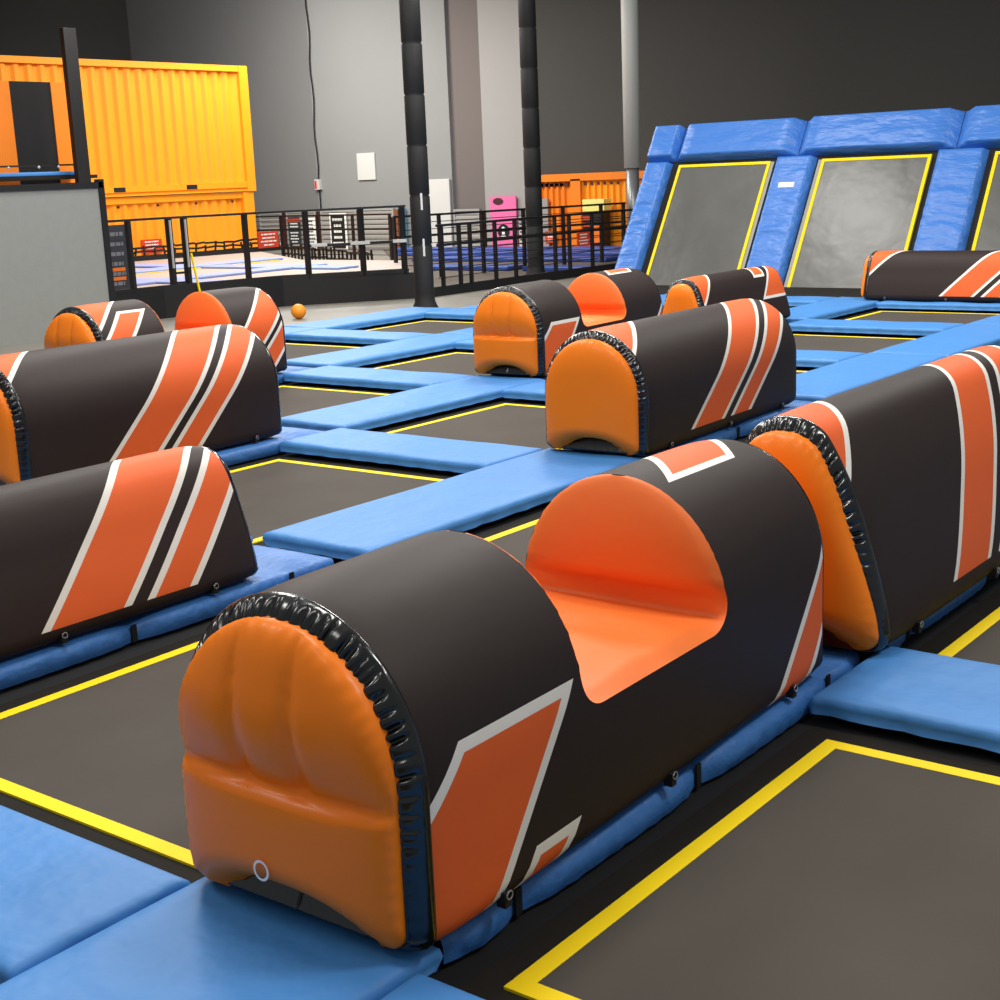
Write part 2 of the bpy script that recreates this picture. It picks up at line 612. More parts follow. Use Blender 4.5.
def copy_tree(o, parent=None):
    c = o.copy(); COL.objects.link(c)
    if parent: c.parent = parent
    for ch in children(o): copy_tree(ch, c)
    return c


def place(o, x, y, rz, label, group='inflatable obstacles on the trampoline court'):
    o.location = (x, y, 0); o.rotation_euler = (0, 0, rz)
    return tag(o, label, 'inflatable obstacle', group)


def bands(k, cs, frag=None):
    """diagonal bands c0 < y + k s < c1 ..., plus the corner piece y + k s < frag"""
    out = [[(1, k, c1), (-1, -k, -c0)] for c0, c1 in cs]
    if frag is not None: out.append([(1, k, frag)])
    return out


# ================================================================== THE SETTING
def struct(o):
    o['kind'] = 'structure'
    return o


XI = lambda i: -1.666 - 2.354 * i          # outer edge of the yellow line at the left of row i
YJ = lambda j: 3.634 + 2.308 * j           # outer edge of the yellow line at the back of cell j
CELLS = [(0, j) for j in range(-1, 6)] + [(1, j) for j in range(-1, 6)] + [(2, j) for j in range(0, 6)] + [(3, j) for j in range(1, 6)] + [(4, j) for j in range(1, 5)]

struct(MB().box(-34, 6, -4, 30, -.06, -.03).build('floor', M['floor']))
mb = MB()
mb.prism([(1.5, -2.0), (1.5, 15.9), (-9.5, 15.9), (-9.5, 13.55), (-11.9, 13.55), (-11.9, 2.0), (-8, -2.0)], -.03, -.014)
struct(mb.build('trim_1', M['base']))
# grey mat strip between court and the leaning wall
struct(MB().box(-12, 2, 15.93, 17.95, -.03, -.008).build('trim_2', M['spring']))

# back wall and its bays
def wall_piece(name, x0, x1, m, z0=-.1, z1=10, y0=27, y1=27.3):
    return struct(MB().box(x0, x1, y0, y1, z0, z1).build(name, m))
wall_piece('wall_back', -34, -26.7, M['wall_mid'])
wall_piece('wall_back', -26.7, -23.5, M['wall_grey'])
wall_piece('wall_back', -23.5, -22.1, M['wall_grey'], y0=26.9, y1=27.3)
wall_piece('wall_back', -22.1, -21.08, M['wall_brown'])
wall_piece('wall_back', -21.08, -19.9, M['wall_light'], y0=26.85)
wall_piece('wall_back', -19.9, 6, M['wall_dark'])
struct(MB().box(-34, -33.7, -4, 27, -.1, 10).build('wall_left', M['wall_dark']))

# raised deck behind the left railing
deck = [(-15.3, 8), (-15.25, 12.35), (-14.8, 14.1), (-13.62, 15.55), (-16.3, 18.45), (-18.9, 18.55), (-23.6, 21.6), (-23.6, 8)]
struct(MB().prism(deck, -.03, .30).build('floor_deck', M['deck']))
def fascia(pts, z0, z1, name):
    mb = MB()
    for a, b in zip(pts, pts[1:]):
        mb.bar((a[0], a[1], (z0 + z1) / 2), (b[0], b[1], (z0 + z1) / 2), .06, z1 - z0)
    return struct(mb.build(name, M['black']))
FL = [(-15.27, 9.0), (-15.22, 12.35), (-14.77, 14.1), (-13.58, 15.57)]
fascia(FL, -.03, .345, 'trim_3')
FR = [(-13.45, 15.7), (-13.38, 22.0)]
fascia(FR, -.03, .11, 'trim_4')

# ================================================================== THE COURT
ordn = ['nearest', 'second', 'third', 'fourth', 'fifth', 'sixth', 'seventh', 'eighth']
COLN = {0: 'right of the foreground obstacle', 1: 'between foreground and centre obstacle lines',
        2: 'between centre and second seat lines', 3: 'between second and far left seat lines',
        4: 'left of the far left line'}
first_j = {0: -1, 1: -1, 2: 0, 3: 1, 4: 1}
mesh_cache = {}
proto = None
def make_cell(w, l):
    root = empty('trampoline', (0, 0, 0))
    mb = MB().box(.05, w - .05, .05, l - .05, -.008, .0)
    mb.build('bed', M['bed'], root)
    mb = MB()
    t = .05
    mb.box(0, w, l - t, l, -.008, .0012); mb.box(0, w, 0, t, -.008, .0012)
    mb.box(0, t, t, l - t, -.008, .0012); mb.box(w - t, w, t, l - t, -.008, .0012)
    mb.build('border_line', M['yellow'], root)
    mb = MB()
    g = .085
    mb.box(-g, w + g, l, l + g, -.014, -.006); mb.box(-g, w + g, -g, 0, -.014, -.006)
    mb.box(-g, 0, 0, l, -.014, -.006); mb.box(w, w + g, 0, l, -.014, -.006)
    mb.build('spring_cover', M['spring'], root)
    return root
for (i, j) in CELLS:
    w, l = 2.354 - .93, 2.308 - .745
    if proto is None: o = proto = make_cell(w, l)
    else: o = copy_tree(proto)
    o.location = (XI(i), YJ(j) - l, 0)
    tag(o, 'grey trampoline with yellow border, %s one %s' % (ordn[j - first_j[i]], COLN[i]), 'trampoline', 'trampolines of the court')

PADG = 'blue frame pads between the trampolines'
def pad_mesh(x0, x1, y0, y1, z0=.018, z1=.085):
    """soft flat pad with slightly crowned top and a wavy lower side"""
    mb = MB()
    lx, ly = x1 - x0, y1 - y0
    nx, ny = max(2, int(lx / .06)), max(2, int(ly / .06))
    def P(u, v):
        ex = min(u, 1 - u) * lx; ey = min(v, 1 - v) * ly
        e = min(1, min(ex, ey) / .05)
        z = z1 - .014 * (1 - math.sqrt(max(0, 1 - (1 - e) ** 2))) + .004 * math.sin(u * lx * 9 + v * ly * 4) * e
        return (x0 + u * lx, y0 + v * ly, z)
    us = [0, .012 / lx, .03 / lx] + [.06 / lx + (1 - .12 / lx) * k / nx for k in range(nx + 1)] + [1 - .03 / lx, 1 - .012 / lx, 1]
    vs_ = [0, .012 / ly, .03 / ly] + [.06 / ly + (1 - .12 / ly) * k / ny for k in range(ny + 1)] + [1 - .03 / ly, 1 - .012 / ly, 1]
    rows = [[P(u, v) for u in us] for v in vs_]
    v2, f2 = grid_mesh('p', rows, None, None)
    mb.v, mb.f = v2, f2
    nc, nr = len(us), len(vs_)
    loop = [k for k in range(nc)] + [r * nc + nc - 1 for r in range(1, nr)] + [(nr - 1) * nc + k for k in range(nc - 2, -1, -1)] + [r * nc for r in range(nr - 2, 0, -1)]
    prev = loop
    for dz, out in ((.5, .006), (1, -.004)):
        new = []
        for q in loop:
            x, y, z = mb.v[q]
            wob = .005 * math.sin(x * 31 + y * 27) + .003 * math.sin(x * 57 - y * 63)
            ox = -1 if x <= x0 + 1e-6 else 1 if x >= x1 - 1e-6 else 0
            oy = -1 if y <= y0 + 1e-6 else 1 if y >= y1 - 1e-6 else 0
            new.append(len(mb.v))
            mb.v.append((x + ox * (out + wob * dz), y + oy * (out + wob * dz), z1 + (z0 - z1) * dz))
        for k in range(len(prev)):
            k2 = (k + 1) % len(prev)
            mb.f.append((prev[k], new[k], new[k2], prev[k2]))
        prev = new
    mb.f.append(tuple(prev))
    return mb

SN = {-1: 'right edge line', 0: 'foreground seat line', 1: 'centre barrel line',
      2: 'second seat line', 3: 'far left seat line', 4: 'outermost left line'}
OCC = {(0, -1): .38, (0, 0): .35, (1, -1): .30, (1, 1): .38, (2, 0): .38, (2, 2): .38, (2, 3): .30, (3, 1): .38}
CX = {(0, -1): -2.14, (0, 0): -2.07, (1, -1): -4.5, (1, 1): -4.52, (2, 0): -6.93, (2, 2): -6.87, (2, 3): -6.93, (3, 1): -9.2}
def roll_pad(cx, hw, y0, y1):
    """pad squeezed under an obstacle: bulges between the straps"""
    rows = []
    ny = 60
    ts = (.12, .5, .88)
    for k in range(ny + 1):
        t = k / ny
        y = y0 + (y1 - y0) * t
        dist = min(min(abs(t - a) for a in ts) * (y1 - y0), min(t, 1 - t) * (y1 - y0) + .01)
        f = 1 - math.exp(-(dist / .07) ** 1.2)
        h = hw - .02 + .03 * f
        row = []
        sec = [(-1, .0), (-1.0, .02), (-1.0, .05), (-.985, .07), (-.95, .08), (0, .083), (.95, .08), (.985, .07), (1.0, .05), (1.0, .02), (1, .0)]
        for u, z in sec:
            zz = z * (.75 + .25 * f)
            b = .012 * f * math.sin(math.pi * min(1, z / .08))
            row.append((cx + u * h + (b if u > 0 else -b) + .002 * math.sin(y * 70), y, zz))
        rows.append(row)
    v2, f2 = grid_mesh('r', rows, None, None)
    mb = MB(); mb.v, mb.f = v2, f2
    nc = 11
    mb.f.append(tuple(range(nc))); mb.f.append(tuple(ny * nc + k for k in range(nc))[::-1])
    return mb

for i in range(-1, 5):
    js = {-1: range(-2, 5), 0: range(-2, 5), 1: range(-2, 5), 2: range(-1, 5), 3: range(0, 5), 4: range(0, 4)}[i]
    for n, j in enumerate(js):
        x0, x1 = XI(i) - .795, XI(i) - .128
        y0, y1 = YJ(j) + .722, YJ(j + 1) + .696
        if j == 4: y1 = YJ(5) + .70
        if i == 4 and j == 3: y1 = YJ(4) + .69
        if (i, j) in OCC:
            hw_ = min(.306, OCC[(i, j)] - .045)
            CX[(i, j)] = XI(i) - .4495 if OCC[(i, j)] > .33 else CX[(i, j)] + .02
            ya_, yb_ = y0 + .02, y1 - .10
            o = roll_pad(CX[(i, j)], hw_, ya_, yb_).build('frame_pad', M['blue_dark'], smooth=True)
            for t_ in (.12, .5, .88):
                for sx in (1, -1):
                    yy_ = ya_ + (yb_ - ya_) * t_
                    xe = CX[(i, j)] + sx * (hw_ - .012)
                    mb = MB()
                    mb.box(min(xe, xe + sx * .006), max(xe, xe + sx * .006), yy_ - .012, yy_ + .012, 0, .066)
                    mb.build('strap', M['strap'], o)
            lab = 'squeezed blue pad beneath an obstacle, %s one in the %s' % (ordn[n], SN[i])
        else:
            o = pad_mesh(x0, x1, y0, y1).build('frame_pad', M['blue'], smooth=True)
            lab = 'long blue frame pad, %s one in the %s' % (ordn[n], SN[i])
        tag(o, lab, 'pad', PADG)
for (i, j) in CELLS:
    y0, y1 = YJ(j) + .12, YJ(j) + (.67 if j >= 0 else .60)
    x0, x1 = XI(i) - .105, XI(i - 1) - .815
    # where an obstacle stands on the lengthwise line, the crossing pad reaches under its side
    o = pad_mesh(x0, x1, y0, y1).build('frame_pad', M['blue'], smooth=True)
    tag(o, 'blue cross pad behind the %s trampoline %s' % (ordn[j - first_j[i]], COLN[i]), 'pad', PADG)
o = pad_mesh(-11.15, -10.5, 13.60, 15.8).build('frame_pad', M['blue'], smooth=True)
tag(o, 'blue pad running away behind the black padded post corner', 'pad', PADG)

# ------------------------------------------------------------------ the obstacles
skD = Prof('dome', .82).skirt
seat_polys = [
    [(0, -1, -.51), (-1, -.95, -.587), (1, .75, .913)],
    [(0, -1, -.85), (-1, -.75, -.99), (1, .75, 1.175)],
    [(-1, -.9, -1.475), (1, .9, 1.87), (0, 1, .135), (0, -1, .52)],
    [(-1, -.875, -2.386), (1, .875, 2.64)],
    [(1, .95, -.21), (0, 1, -.2)],
]
m_seat = stripe_mat('seat_obstacle_cover', seat_polys, skD + .06)
ob1 = make_obstacle('dome', .822, 1.93, m_seat, seat=(.56, 1.285, .43), quilt=True, mark=True, kx=.965, taper=.07)
place(ob1, -2.112, 1.975, .012, 'large dark brown and orange inflatable seat obstacle in the foreground, quilted orange end')
o = copy_tree(ob1)
for c_ in children(o):
    for g_ in children(c_):
        if g_.name.startswith('printed_mark'): bpy.data.objects.remove(g_)
o.scale = (.97, .985, .975)
place(o, -6.86, 8.97, .03, 'seat shaped inflatable obstacle with quilted orange end behind the centre barrel')
m_g = stripe_mat('left_seat_obstacle_cover', [[(1, 1, .38)], [(-1, -.95, -.44), (1, .93, .707), (0, -1, -.215)], [(-1, -1, -1.88), (1, 1, 2.25)], [(-1, -1, -2.30), (1, 1, 2.56)]], skD)
o = make_obstacle('dome', .815, 1.81, m_g, seat=(.56, 1.25, .43), quilt=True)
place(o, -9.2, 6.60, 0, 'inflatable seat obstacle farthest left, rising behind the long striped barrel')
PC = Prof('dome', .775)
m_c = stripe_mat('centre_barrel_cover', bands(1.25, [(1.47, 1.90), (1.98, 2.265)], .36), PC.skirt)
o = make_obstacle('dome', .788, 1.96, m_c, off=-.05, kx=.93, taper=.04)
place(o, -4.45, 6.61, .028, 'round topped inflatable barrel at the picture centre with plain orange end panel')
PL = Prof('dome', .81)
m_l = stripe_mat('left_barrel_cover', bands(1.0, [(1.39, 1.775), (1.84, 2.095)], .36), PL.skirt)
o = make_obstacle('dome', .80, 1.82, m_l, off=.06)
place(o, -6.93, 4.34, 0, 'long striped inflatable barrel at left edge, upper of the two there')
PN = Prof('low')
m_n = stripe_mat('low_wedge_cover', bands(.97, [(1.43, 1.825), (1.895, 2.14)], .38), PN.skirt)
wedge = make_obstacle('low', None, 1.86, m_n)
place(wedge, -4.5, 1.90, 0, 'low inflatable wedge with two orange stripes at left edge, nearest to camera there')
o = copy_tree(wedge)
place(o, -6.66, 15.72, -math.pi / 2, 'low inflatable wedge lying crosswise before the leaning wall, far right')
m_e = stripe_mat('far_wedge_cover', [[(1, 1, .40)], [(-1, -1, -1.56), (0, 1, .42)], [(-1, -.5, -1.19), (1, .5, 1.42), (0, 1, .185), (0, -1, .1)]], PN.skirt)
o = make_obstacle('low', None, 1.66, m_e)
place(o, -6.9, 11.78, 0, 'low narrow inflatable wedge behind the centre barrel with orange far end')
PT = Prof('tall')
m_t = stripe_mat('tall_wedge_cover', bands(.82, [(1.17, 1.555), (1.64, 1.90)], .215), PT.s_at_z(.185))
o = make_obstacle('tall', None, 2.0, m_t, off=-.05, lf=.4)
place(o, -2.065, 4.20, 0, 'tall inflatable wedge at right edge with slanted plain orange end')

# ------------------------------------------------------------------ leaning trampoline wall
TH = math.radians(57.5)
LW = Matrix(((1, 0, 0, 0), (0, math.cos(TH), -math.sin(TH), 17.95), (0, math.sin(TH), math.cos(TH), 0), (0, 0, 0, 1)))
# local (x, t up the slope, n outwards towards the court)
def lw(mb): 
    mb.v = [tuple(LW @ Vector((x, t, n))) for x, t, n in mb.v]
    return mb
mb = MB().box(-11.8, -2.0, -.02, 2.7, -.20, -.06)
struct(lw(mb).build('wall_leaning', M['base']))
RX = [(-11.22, -9.70), (-8.90, -7.32), (-6.47, -4.93), (-4.1, -2.55)]
lwl = ['left panel of the leaning wall', 'second panel from left of the leaning wall', 'third panel of the leaning wall, cut by picture edge', 'rightmost panel of the leaning wall']
for k, (a, b) in enumerate(RX):
    root = empty('wall_trampoline', (0, 0, 0))
    lw(MB().box(a + .045, b - .045, -.02, 1.965, -.045, -.02)).build('bed', M['wall_bed'], root)
    mb = MB(); t = .045
    mb.box(a, b, 2.01 - t, 2.01, -.045, -.012); mb.box(a, a + t, -.02, 2.01 - t, -.045, -.012); mb.box(b - t, b, -.02, 2.01 - t, -.045, -.012)
    lw(mb).build('border_line', M['yellow'], root)
    if k in (0, 1):
        mb = MB()
        if k == 0: mb.box(b, b + .05, -.02, 2.01, -.05, -.03)
        else: mb.box(a - .06, a, -.02, 2.01, -.05, -.03)
        lw(mb).build('spring_cover', M['lit_spring'], root)
    tag(root, 'grey trampoline bed with yellow border, ' + lwl[k], 'trampoline', 'leaning wall trampolines')
def wall_pad(x0, x1, t0, t1, label, wrinkle=True, n0=-.06, n1=.07):
    nx, nt_ = 14, 60
    rows = []
    for j in range(nt_ + 1):
        v = j / nt_
        row = []
        for k in range(nx + 1):
            u = k / nx
            e = min(1, min(u, 1 - u) * (x1 - x0) / .05, min(v, 1 - v) * (t1 - t0) / .05)
            n = n0 + (n1 - n0) * math.sqrt(max(0, 1 - (1 - e) ** 2))
            if wrinkle:
                t = t0 + v * (t1 - t0)
                w = math.exp(-((t - 1.0) / .5) ** 2)
                n += .012 * w * (math.sin(t * 38 + 3 * (u - .5) ** 2 * 6) * .6 + math.sin(t * 23 + u * 2) * .5) * math.sin(math.pi * u) ** .3 * e
            row.append((x0 + u * (x1 - x0), t0 + v * (t1 - t0), n))
        rows.append(row)
    v2, f2 = grid_mesh('w', rows, None, None)
    mb = MB(); mb.v, mb.f = v2, f2
    o = lw(mb).build('wall_pad', M['blue_wall'], smooth=True)
    return tag(o, label, 'pad', 'blue pads of the leaning wall')
wall_pad(-11.78, -11.36, -.02, 2.06, 'blue pad edging the left side of the leaning wall')
p12 = wall_pad(-9.60, -9.0, -.02, 2.06, 'wrinkled blue pad with white label between first two leaning beds')
lw(MB().box(-9.42, -9.18, 1.52, 1.60, .068, .074)).build('care_label', M['white'], p12)['label'] = 'small white label'
wall_pad(-7.25, -6.57, -.02, 2.06, 'blue pad between second and third leaning beds', True)
wall_pad(-4.82, -4.2, -.02, 2.06, 'blue pad right of the third leaning bed', True)
for k, (a, b, s) in enumerate([(-11.8, -11.32, 'at the left corner'), (-11.31, -9.32, 'over the first bed'), (-9.31, -7.03, 'over the second bed'), (-7.02, -4.5, 'over the third bed'), (-4.49, -2.0, 'over the fourth bed')]):
    wall_pad(a, b, 2.09, 2.68, 'blue top pad of the leaning wall ' + s, False, n0=-.06, n1=.1)

# ------------------------------------------------------------------ black padded posts
def post(x, y, r, h, label, tags=False):
    root = empty('padded_post', (x, y, 0))
    mb = MB()
    prof = [(r + .05, -.03), (r + .04, .03), (r + .01, .09), (r, .2)]
    z = .2
    while z < h - .6:
        z += .62
        prof += [(r + .005, z - .02), (r - .008, z), (r + .005, z + .02)]
    prof.append((r, h))
    mb.lathe(prof, n=28)
    mb.build('padding', M['post'], root, smooth=True)
    mb = MB()
    mb.box(-r * 1.7, r * 1.9, -r * 1.2, r * 1.2, -.03, -.005)
    mb.build('base_plate', M['strap'], root)
    if tags:
        d = Vector((-x, -y)).normalized()
        px = Vector((-d.y, d.x))
        for z0, z1 in ((1.26, 1.47), (.68, .90)):
            mb = MB()
            c = d * (r + .008) + px * .02
            mb.bar((c.x, c.y, z0), (c.x, c.y, z1), .03, .008)
            mb.build('reflective_strip', M['white'], root)['label'] = 'white upright strip'
    return tag(root, label, 'post')
post(-12.12, 14.08, .125, 6.2, 'black padded post at the court corner, closest to the orange ball', True)
post(-14.07, 19.2, .135, 6.2, 'black padded post standing behind the railing near the orange container')

# ------------------------------------------------------------------ ball
mb = MB()
nb = 20
mb.lathe([(.096 * math.sin(math.pi * (k + .02) / (nb + .04)), -.096 * math.cos(math.pi * k / nb)) for k in range(nb + 1)], (-13.15, 12.8, .066))
tag(mb.build('ball', M['ball'], smooth=True), 'small orange ball on the grey floor beside the court', 'ball')

# ------------------------------------------------------------------ railings
def interp(pts, d):
    for a, b in zip(pts, pts[1:]):
        L = math.dist(a, b)
        if d <= L: return (a[0] + (b[0] - a[0]) * d / L, a[1] + (b[1] - a[1]) * d / L)
        d -= L
    return pts[-1]
root = empty('railing', (-14.8, 14.1, .345))
def inroot(mb, r):
    L = r.location
    mb.v = [(x - L.x, y - L.y, z - L.z) for x, y, z in mb.v]
    return mb
RL = [(-15.27, 11.45), (-15.22, 12.35), (-14.77, 14.1), (-13.62, 15.5)]
for (x, y) in [(-15.25, 11.9), (-14.92, 13.62), (-14.53, 14.4), (-14.03, 15.0), (-13.65, 15.45)]:
    inroot(MB().bar((x, y, .34), (x, y, 1.27), .075, .05), root).build('railing_post', M['black'], root)
mb = MB()
for a, b in zip(RL, RL[1:]): mb.bar((*a, 1.28), (*b, 1.28), .05, .03)
inroot(mb, root).build('top_rail', M['black'], root)
mb = MB()
for a, b in zip(RL, RL[1:]): mb.bar((*a, .375), (*b, .375), .06, .06)
inroot(mb, root).build('bottom_rail', M['black'], root)
mb = MB().bar((-14.5, 14.42, .79), (-13.62, 15.48, .79), .05, .04)
hr = inroot(mb, root).build('hand_bar', M['black'], root)
for a, b in [((.02), (.18)), ((.42), (.62)), ((.86), (1.0))]:
    p = lambda t: (-14.5 + .88 * t + .03, 14.42 + 1.06 * t - .03, .80)
    inroot(MB().bar(p(a), p(b), .03, .045), root).build('pale_wrap', M['grey_tape'], hr)['label'] = 'pale tape wrapped on the bar'
tag(root, 'black steel railing on the raised deck left of the padded post', 'railing')
# narrow gate leaf, part of the railing
gt = inroot(MB().bar((-15.20, 12.55, .42), (-15.15, 12.74, .42), .03, .03), root).build('gate', M['black'], root)
for (x, y) in [(-15.205, 12.53), (-15.145, 12.74)]:
    inroot(MB().bar((x, y, .34), (x, y, 1.27), .08, .06), root).build('gate_post', M['black'], gt)
    inroot(MB().bar((x + .055, y - .02, .62), (x + .055, y - .02, 1.25), .03, .012), root).build('highlight_strip', M['grey_tape'], gt)['label'] = 'pale strip painted as post highlight'  # pale strip stands in for the highlight along each gate post
for z in (.55, .68, .80): inroot(MB().bar((-15.20, 12.55, z), (-15.15, 12.74, z), .03, .03), root).build('gate_bar', M['black'], gt)
inroot(MB().bar((-15.02, 12.82, .22), (-15.12, 12.80, .80), .022, .022), root).build('strap', M['yellow'], gt)['label'] = 'thin yellow strap'

def wire_railing(pts, posts, z0, z1, wires, label, pw=.06, group=None):
    L = pts[0]
    root = empty('railing', (L[0], L[1], z0))
    for d in posts:
        x, y = interp(pts, d)
        inroot(MB().bar((x, y, z0), (x, y, z1), pw, pw * .7), root).build('railing_post', M['black'], root)
    mb = MB()
    for a, b in zip(pts, pts[1:]): mb.bar((*a, z1), (*b, z1), .04, .035)
    inroot(mb, root).build('top_rail', M['black'], root)
    mb = MB()
    for a, b in zip(pts, pts[1:]): mb.bar((*a, z0 + (z1 - z0) * .68), (*b, z0 + (z1 - z0) * .68), .04, .04)
    inroot(mb, root).build('middle_rail', M['black'], root)
    mb = MB()
    for k in range(wires):
        z = z0 + (z1 - z0) * (k + 1) / (wires + 1)
        for a, b in zip(pts, pts[1:]): mb.bar((*a, z), (*b, z), .012, .012)
    inroot(mb, root).build('wires', M['black'], root)
    return tag(root, label, 'railing', group)
wire_railing([(-13.40, 15.9), (-13.36, 21.6)], [.1, .5, .75, 1.35, 1.85, 2.9, 3.3, 3.95, 4.9, 5.6], .11, .98, 6, 'black wire railing between the two padded posts and beyond', .055)
wire_railing([(-16.0, 17.9), (-14.6, 22.8)], [0, .9, 1.8, 2.7, 3.6, 4.5, 5.05], .0, 1.05, 8, 'black wire railing farther back, behind the nearer right railing', .06)
wire_railing([(-27.5, 22.2), (-24.0, 23.0), (-20.3, 22.6)], [0, 1.2, 2.4, 3.6, 4.9, 6.1, 7.3], -.0, .95, 8, 'black wire railing in front of the grey shutters', .06)

# ------------------------------------------------------------------ grey screen panel at left
root = empty('screen_panel', (-14.4, 9.6, 0))
inroot(MB().box(-14.42, -14.38, 7.6, 10.85, -.03, 1.70), root).build('screen', M['panel_grey'], root)
mb = MB()
mb.box(-14.44, -14.36, 7.6, 10.90, 1.70, 1.77); mb.box(-14.44, -14.36, 10.84, 10.92, -.03, 1.80)
inroot(mb, root).build('frame', M['black'], root)
tag(root, 'large grey upright screen with black frame at left edge', 'screen')

# ------------------------------------------------------------------ orange containers
def corrugated(x, y0, y1, z0, z1, pitch=.28, depth=.05):
    """corrugated sheet in the plane x, facing +x"""
    mb = MB()
    n = int((y1 - y0) / pitch)
    prof = []
    for k in range(n):
        a = y0 + k * pitch
        prof += [(a, 0), (a + pitch * .3, 0), (a + pitch * .5, -depth), (a + pitch * .8, -depth)]
    prof.append((y1, 0))
    m = len(prof)
    mb.v = [(x + d, y, z0) for y, d in prof] + [(x + d, y, z1) for y, d in prof]
    mb.f = [(k, k + 1, m + k + 1, m + k) for k in range(m - 1)]
    return mb
root = empty('shipping_container', (-23.3, 17.5, 0))
mb = corrugated(-23.33, 13.5, 21.45, 1.72, 4.05)
inroot(mb, root).build('side_wall', M['container'], root)
mb = MB()
mb.box(-23.4, -23.28, 13.4, 21.6, 1.62, 1.74)
mb.box(-23.4, -23.28, 13.4, 21.6, 1.545, 1.58)
mb.box(-23.4, -23.31, 13.4, 21.6, 1.57, 1.63)
mb.box(-23.4, -23.28, 13.4, 21.6, 4.0, 4.12)
inroot(mb, root).build('side_rail', M['container'], root)
for y in (17.92, 19.75):
    inroot(MB().box(-23.32, -23.275, y, y + .28, 1.63, 1.72), root).build('fork_pocket', M['base'], root)['label'] = 'dark fork pocket slot'
inroot(MB().box(-23.45, -23.27, 21.42, 21.66, 1.54, 4.12), root).build('corner_post', M['container'], root)
inroot(MB().box(-25.7, -23.4, 13.4, 21.6, 1.56, 4.1), root).build('shell', M['container'], root)
tag(root, 'bright orange corrugated container stacked on top at upper left', 'container')
root = empty('shipping_container', (-23.3, 17.5, .3))
inroot(corrugated(-23.36, 13.5, 21.45, .28, 1.42, .26, .05), root).build('side_wall', M['container'], root)
mb = MB()
mb.box(-23.5, -23.33, 13.4, 21.6, 1.40, 1.53)
mb.box(-23.5, -23.30, 21.30, 21.6, .28, 1.53)
inroot(mb, root).build('side_rail', M['container'], root)
inroot(MB().box(-25.7, -23.45, 13.4, 21.5, .28, 1.5), root).build('shell', M['container'], root)
for y in (17.97, 18.95, 19.95, 20.95):
    inroot(MB().box(-23.31, -23.285, y, y + .05, 1.32, 1.37), root).build('bolt', M['redbrown'], root)['label'] = 'dark bolt'
tag(root, 'lower orange container with bolts, under the stacked one on the deck', 'container')

def text_rows(mb, cx, cy, z0, z1, w, n, axis, off, rnd, hfrac=.5):
    """rows of small white strokes like printed words; axis 'y' = sign in the plane x = cx, 'x' = plane y = cy"""
    h = (z1 - z0) / n
    for k in range(n):
        zc = z1 - h * (k + .5)
        ww = w * rnd.uniform(.6, 1)
        a = -ww / 2
        while a < ww / 2 - .01:
            b = min(ww / 2, a + rnd.uniform(.03, .09))
            if axis == 'y': mb.box(cx, cx + off, cy + a, cy + b, zc - h * hfrac / 2, zc + h * hfrac / 2)
            else: mb.box(cx + a, cx + b, cy - off, cy, zc - h * hfrac / 2, zc + h * hfrac / 2)
            a = b + .015
    return mb
def sign_y(x, y0, y1, z0, z1, m, rows, label, wm='white', extra=None):
    root = empty('sign', (x, (y0 + y1) / 2, z0))
    inroot(MB().box(x - .02, x, y0, y1, z0, z1), root).build('board', m, root)
    for k in range(rows):
        h = (z1 - z0) * .88 / rows; zz = z0 + .06 * (z1 - z0) + k * h
        inroot(text_rows(MB(), x, (y0 + y1) / 2, zz, zz + h, (y1 - y0) * .8, 1, 'y', .004, R, .38), root).build('lettering', M[wm], root)
    if extra: extra(root)
    return tag(root, label, 'sign')
def sign_x(x0, x1, y, z0, z1, m, rows, label, wm='white', extra=None):
    root = empty('sign', ((x0 + x1) / 2, y, z0))
    inroot(MB().box(x0, x1, y, y + .02, z0, z1), root).build('board', m, root)
    for k in range(rows):
        h = (z1 - z0) * .88 / rows; zz = z0 + .06 * (z1 - z0) + k * h
        inroot(text_rows(MB(), (x0 + x1) / 2, y, zz, zz + h, (x1 - x0) * .8, 1, 'x', .004, R, .42), root).build('lettering', M[wm], root)
    if extra: extra(root)
    return tag(root, label, 'sign')
sign_y(-23.33, 18.5, 19.02, .40, .68, M['red_sign'], 4, 'small red sign with white lettering on the lower orange container')
def ds(root):
    for z in (.62, .50):
        inroot(MB().box(-15.62, -15.615, 11.83, 12.08, z, z + .045), root).build('orange_bar', M['orange_print'], root)['label'] = 'orange bar'
    inroot(MB().box(-15.62, -15.614, 11.72, 11.80, 1.12, 1.16), root).build('orange_dot', M['orange_print'], root)['label'] = 'orange dot'
sign_y(-15.62, 11.72, 12.16, .34, 1.22, M['dark_sign'], 6, 'tall charcoal notice board with orange bars beside the grey screen', wm='dim_print', extra=ds)
# orange sign hung on the railing
o = sign_y(-14.82, 13.76, 14.14, .80, 1.02, M['red_sign'], 4, 'orange red warning sign with white lettering on the deck railing')

